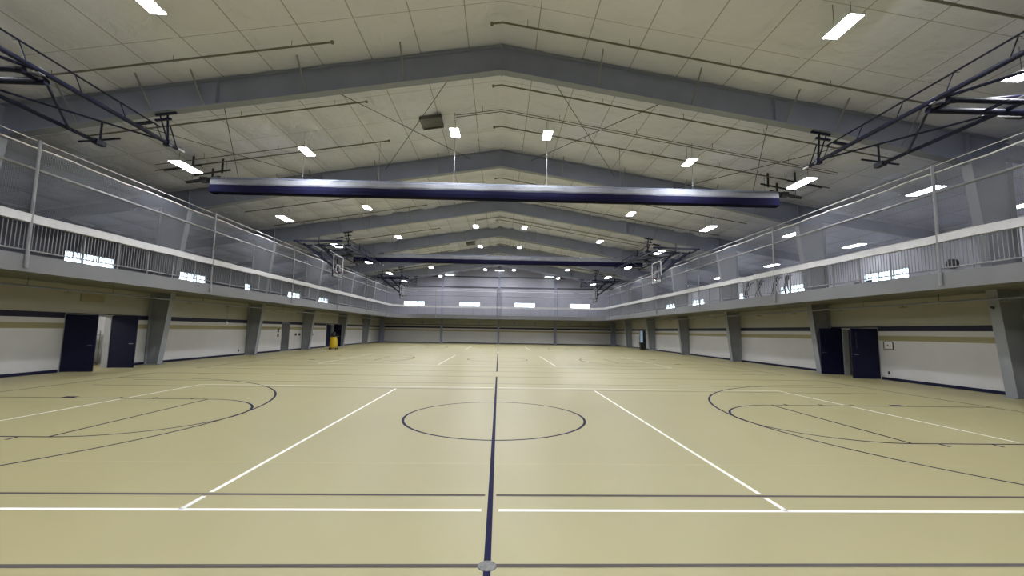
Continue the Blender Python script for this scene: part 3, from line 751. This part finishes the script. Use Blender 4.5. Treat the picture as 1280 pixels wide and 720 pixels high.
# ------------------------------------------------------------------ wall fittings
def wallbox(s, y, z, w, h, mat, name, label, cat, d=.05):
    x = s*(XW+.004); tag(MB().box(min(x, x-s*d), max(x, x-s*d), y-w/2, y+w/2, z-h/2, z+h/2).build(name, mat), label, cat)
wallbox(-1, 8.25, 2.8, .95, .3, simple('louvre_beige', (.30, .27, .17), .6), 'air_grille', 'beige rectangular air grille high above the left double doors', 'vent')
wallbox(-1, 22.5, 1.55, .14, .3, M['black'], 'wall_box', 'small dark box on the left wall before the single grey door, upper one', 'wall box')
wallbox(-1, 22.5, 1.2, .14, .24, M['black'], 'wall_box', 'small dark box on the left wall before the single grey door, lower one', 'wall box')
wallbox(-1, 25.2, 1.23, .22, .18, M['black'], 'wall_box', 'small black box on the left wall just past the grey door, first of a pair', 'wall box')
wallbox(-1, 25.8, 1.23, .22, .18, M['black'], 'wall_box', 'small black box on the left wall just past the grey door, second of a pair', 'wall box')
wallbox(-1, 28.3, 1.5, .16, .16, M['white_plastic'], 'thermostat', 'small grey wall control left of the yellow cart', 'wall control')
wallbox(-1, 28.3, 1.2, .1, .16, M['black'], 'wall_switch', 'small dark switch left of the yellow cart, below the control', 'switch', .02)
wallbox(-1, 18.0, .3, .08, .12, M['black'], 'wall_outlet', 'dark power outlet low on the left wall before the second column', 'outlet', .02)
wallbox(1, 8.12, .3, .08, .12, M['black'], 'wall_outlet', 'dark power outlet low on the right wall beside the open double doors', 'outlet', .02)
t = thing('wall_conduit', 'thin vertical conduit with a small box on the left wall between two columns', 'conduit', (-XW, 16.6, 2.0))
MB().tube([(.02, 0, 0), (.02, 0, 1.0)], .012, 6).build('conduit', M['steel'], t); MB().box(0, .05, -.08, .08, -.08, .06).build('junction_box', M['white_plastic'], t)
t = thing('notice_frame', 'small white notice in a thin black frame beside the right double doors', 'notice', (XW, 8.05, 1.42))
b = MB()
for (y0, y1, z0, z1) in ((-.21, .21, -.16, -.14), (-.21, .21, .14, .16), (-.21, -.19, -.16, .16), (.19, .21, -.16, .16)): b.box(-.03, 0, y0, y1, z0, z1)
b.build('frame', M['black'], t); MB().box(-.012, 0, -.19, .19, -.14, .14).build('sheet', M['white_plastic'], t)
MB().tube([(-.014, .03, .01), (-.0145, .03, .01)], .03, 12).box(-.014, -.012, -.1, -.02, -.06, -.05).build('printed_mark', M['grey_line'], t)
# camera on near right column
t = thing('security_camera', 'small black camera on the nearest right column under the deck', 'camera', (15.17, 3.5, 2.72))
MB().tube([(.0, 0, 0), (-.06, 0, 0)], .035, 10).build('mount', M['black'], t); MB().tube([(-.06, .0, .0), (-.1, -.08, -.03)], [.04, .035], 12).build('lens_barrel', M['black'], t)
# unidentified dark fitting on the upper right wall
t = thing('wall_speaker', 'dark rounded box fixed on the upper right outer wall above the railing base', 'wall box', (XO, 10.5, 5.33))
MB().tube([(-.02, 0, 0), (-.2, 0, 0), (-.25, 0, 0)], [.24, .24, .18], 16).build('body', M['black'], t); MB().box(-.05, 0, -.06, .06, -.1, .1).build('bracket', M['black'], t)

# ------------------------------------------------------------------ cleaning cart and bin
t = thing('cleaning_cart', 'yellow bagged cleaning cart with black top beside the left wall', 'cleaning cart', (-13.9, 27.3, 0))
b = MB()
prof = [(.0, .30), (.12, .36), (.55, .34), (.92, .30), (.95, .29)]
for z, r in prof:
    for q in range(16): a = 2*PI*q/16; b.v.append((r*math.copysign(abs(math.cos(a))**.6, math.cos(a))*1.0, r*.75*math.copysign(abs(math.sin(a))**.6, math.sin(a)), z+.1))
for i in range(len(prof)-1):
    for q in range(16): w = (q+1) % 16; b.f.append((16*i+q, 16*i+w, 16*i+16+w, 16*i+16+q))
b.f += [tuple(range(16))[::-1]]
b.build('bag', M['yellow'], t, None, True)
b = MB(); b.box(-.32, .32, -.26, .26, 1.05, 1.12); b.tube([(-.1, 0, 1.1), (0, 0, 1.3), (.05, 0, 1.45)], [.22, .2, .1], 10); b.build('top_bag', M['black'], t)
b = MB(); b.box(-.36, .42, -.28, .28, .09, .12); b.tube([(.36, -.2, .1), (.38, -.2, 1.2), (.38, .2, 1.2), (.36, .2, .1)], .02, 8); b.build('frame', M['black'], t)
for x in (-.3, .34):
    for y in (-.22, .22): MB().tube([(x, y-.02, .05), (x, y+.02, .05)], .05, 12).build('wheel', M['black'], t)
b = MB(); b.tube([(.2, .1, .3), (.35, .12, 1.75)], .015, 6); b.tube([(.33, .12, 1.72), (.55, .12, 1.78)], .035, 6); b.build('broom', M['black'], t)
t.scale = (.85, .85, 1)
t = thing('trash_bin', 'black plastic bin beside the far right double doors', 'bin', (15.45, 35.9, 0))
MB().prism([(-.25, 0), (.25, 0), (.30, .72), (-.30, .72)], (-.24, .24), lambda a, z, e: (a, e, z)).build('body', M['black'], t)
MB().box(-.32, .32, -.27, .27, .72, .77).build('lid', M['black'], t)

# ------------------------------------------------------------------ exercise machines on the right deck
DZ = 3.662
def elliptical(x, y, rz, label):
    t = thing('elliptical_trainer', label, 'exercise machine', (x, y, DZ), 'elliptical trainers on the right deck', rz)
    b = MB(); b.bar((-.95, 0, .09), (.75, 0, .09), .1, .1); b.bar((-.9, -.3, .05), (-.9, .3, .05), .08, .08); b.bar((.7, -.32, .05), (.7, .32, .05), .08, .08); b.build('base_frame', M['black'], t)
    b = MB(); b.tube([(-.45, -.12, .42), (-.45, .12, .42)], .34, 20); b.build('flywheel_cover', M['white_plastic'], t)
    b = MB(); b.tube([(.45, 0, .1), (.55, 0, 1.0), (.45, 0, 1.5)], .06, 8); b.build('upright', M['black'], t)
    b = MB(); b.bar((.42, 0, 1.42), (.36, 0, 1.72), .32, .06, up=(1, 0, 0)); b.build('console', M['black'], t)
    for e in (-1, 1):
        ph = .18*e
        MB().tube([(.5, e*.24, .9), (.42+ph, e*.3, 1.3), (.25+ph, e*.3, 1.72), (.12+ph, e*.24, 1.78)], .032, 8).build('handle_arm', M['black'], t)
        MB().tube([(.5, e*.24, .9), (.5-ph, e*.24, .35), (-.15-ph, e*.22, .3), (-.45, e*.16, .42+.15*e)], .035, 8).build('linkage', M['black'], t)
        MB().cbox((-.05-ph, e*.2, .34), (.4, .14, .05)).build('pedal', M['black'], t)
for (x, y, r, nm) in ((17.9, 19.9, 2.9, 'first from the left'), (17.9, 18.6, 3.0, 'second from the left'), (17.9, 16.9, 2.9, 'third from the left'), (17.9, 15.9, 3.1, 'closest to the nearer column')):
    elliptical(x, y, r, 'black and white elliptical trainer on the right deck, %s' % nm)
def bench(x, y, label):
    t = thing('weight_bench', label, 'exercise bench', (x, y, DZ), 'weight benches on the right deck')
    MB().bar((-.6, 0, .45), (.1, 0, .45), .28, .08).build('seat', M['black'], t); MB().bar((.12, 0, .47), (.6, 0, .85), .28, .08).build('backrest', M['black'], t)
    b = MB(); b.bar((-.55, 0, 0.03), (.45, 0, .03), .06, .06); b.bar((-.5, -.25, .03), (-.5, .25, .03), .06, .06); b.bar((.42, -.25, .03), (.42, .25, .03), .06, .06); b.bar((-.45, 0, .03), (-.3, 0, .42), .06, .06); b.bar((.4, 0, .03), (.3, 0, .6), .05, .05); b.build('frame', M['black'], t)
bench(17.8, 11.9, 'low black weight bench on the right deck before the lit window')
bench(17.6, 11.0, 'low black weight bench on the right deck under the lit window')

# ------------------------------------------------------------------ daylight and camera
w = bpy.data.worlds.new('World'); bpy.context.scene.world = w; w.use_nodes = True
bg = w.node_tree.nodes['Background']; bg.inputs[0].default_value = (.62, .80, 1., 1); bg.inputs[1].default_value = 10.
tag(MB().box(-60, 60, -50, 90, -.6, -.35).build('ground', simple('outdoor_ground', (.2, .22, .15), .9)), kind='structure')

F, pi_, ya, ro, cx, cy, h = 524.1410486138439, 0.10198662643394484, 0.02951430263048158, 0.015533049283060887, 0.05583880317923389, -8.864500868973316, 1.7738778068023413
fwd = Vector((math.sin(ya)*math.cos(pi_), math.cos(ya)*math.cos(pi_), math.sin(pi_))); rt = Vector((math.cos(ya), -math.sin(ya), 0)); up = rt.cross(fwd)
r2 = rt*math.cos(ro)+up*math.sin(ro); u2 = -rt*math.sin(ro)+up*math.cos(ro)
cam = bpy.data.cameras.new('camera'); co = bpy.data.objects.new('camera', cam); C.objects.link(co)
co.matrix_world = Matrix(((r2.x, u2.x, -fwd.x, cx), (r2.y, u2.y, -fwd.y, cy), (r2.z, u2.z, -fwd.z, h), (0, 0, 0, 1)))
cam.sensor_width = 36; cam.lens = F*36/1280; cam.clip_start = .05; cam.clip_end = 300
sc = bpy.context.scene; sc.camera = co
sc.view_settings.view_transform = 'Standard'; sc.view_settings.look = 'None'; sc.view_settings.gamma = 1; sc.view_settings.use_curve_mapping = False
sc.view_settings.exposure = 0.0
sc.cycles.max_bounces = 8; sc.cycles.diffuse_bounces = 4; sc.cycles.glossy_bounces = 3; sc.cycles.transparent_max_bounces = 12
sc.cycles.use_denoising = True; sc.cycles.sample_clamp_indirect = 6; sc.cycles.caustics_reflective = False; sc.cycles.caustics_refractive = False
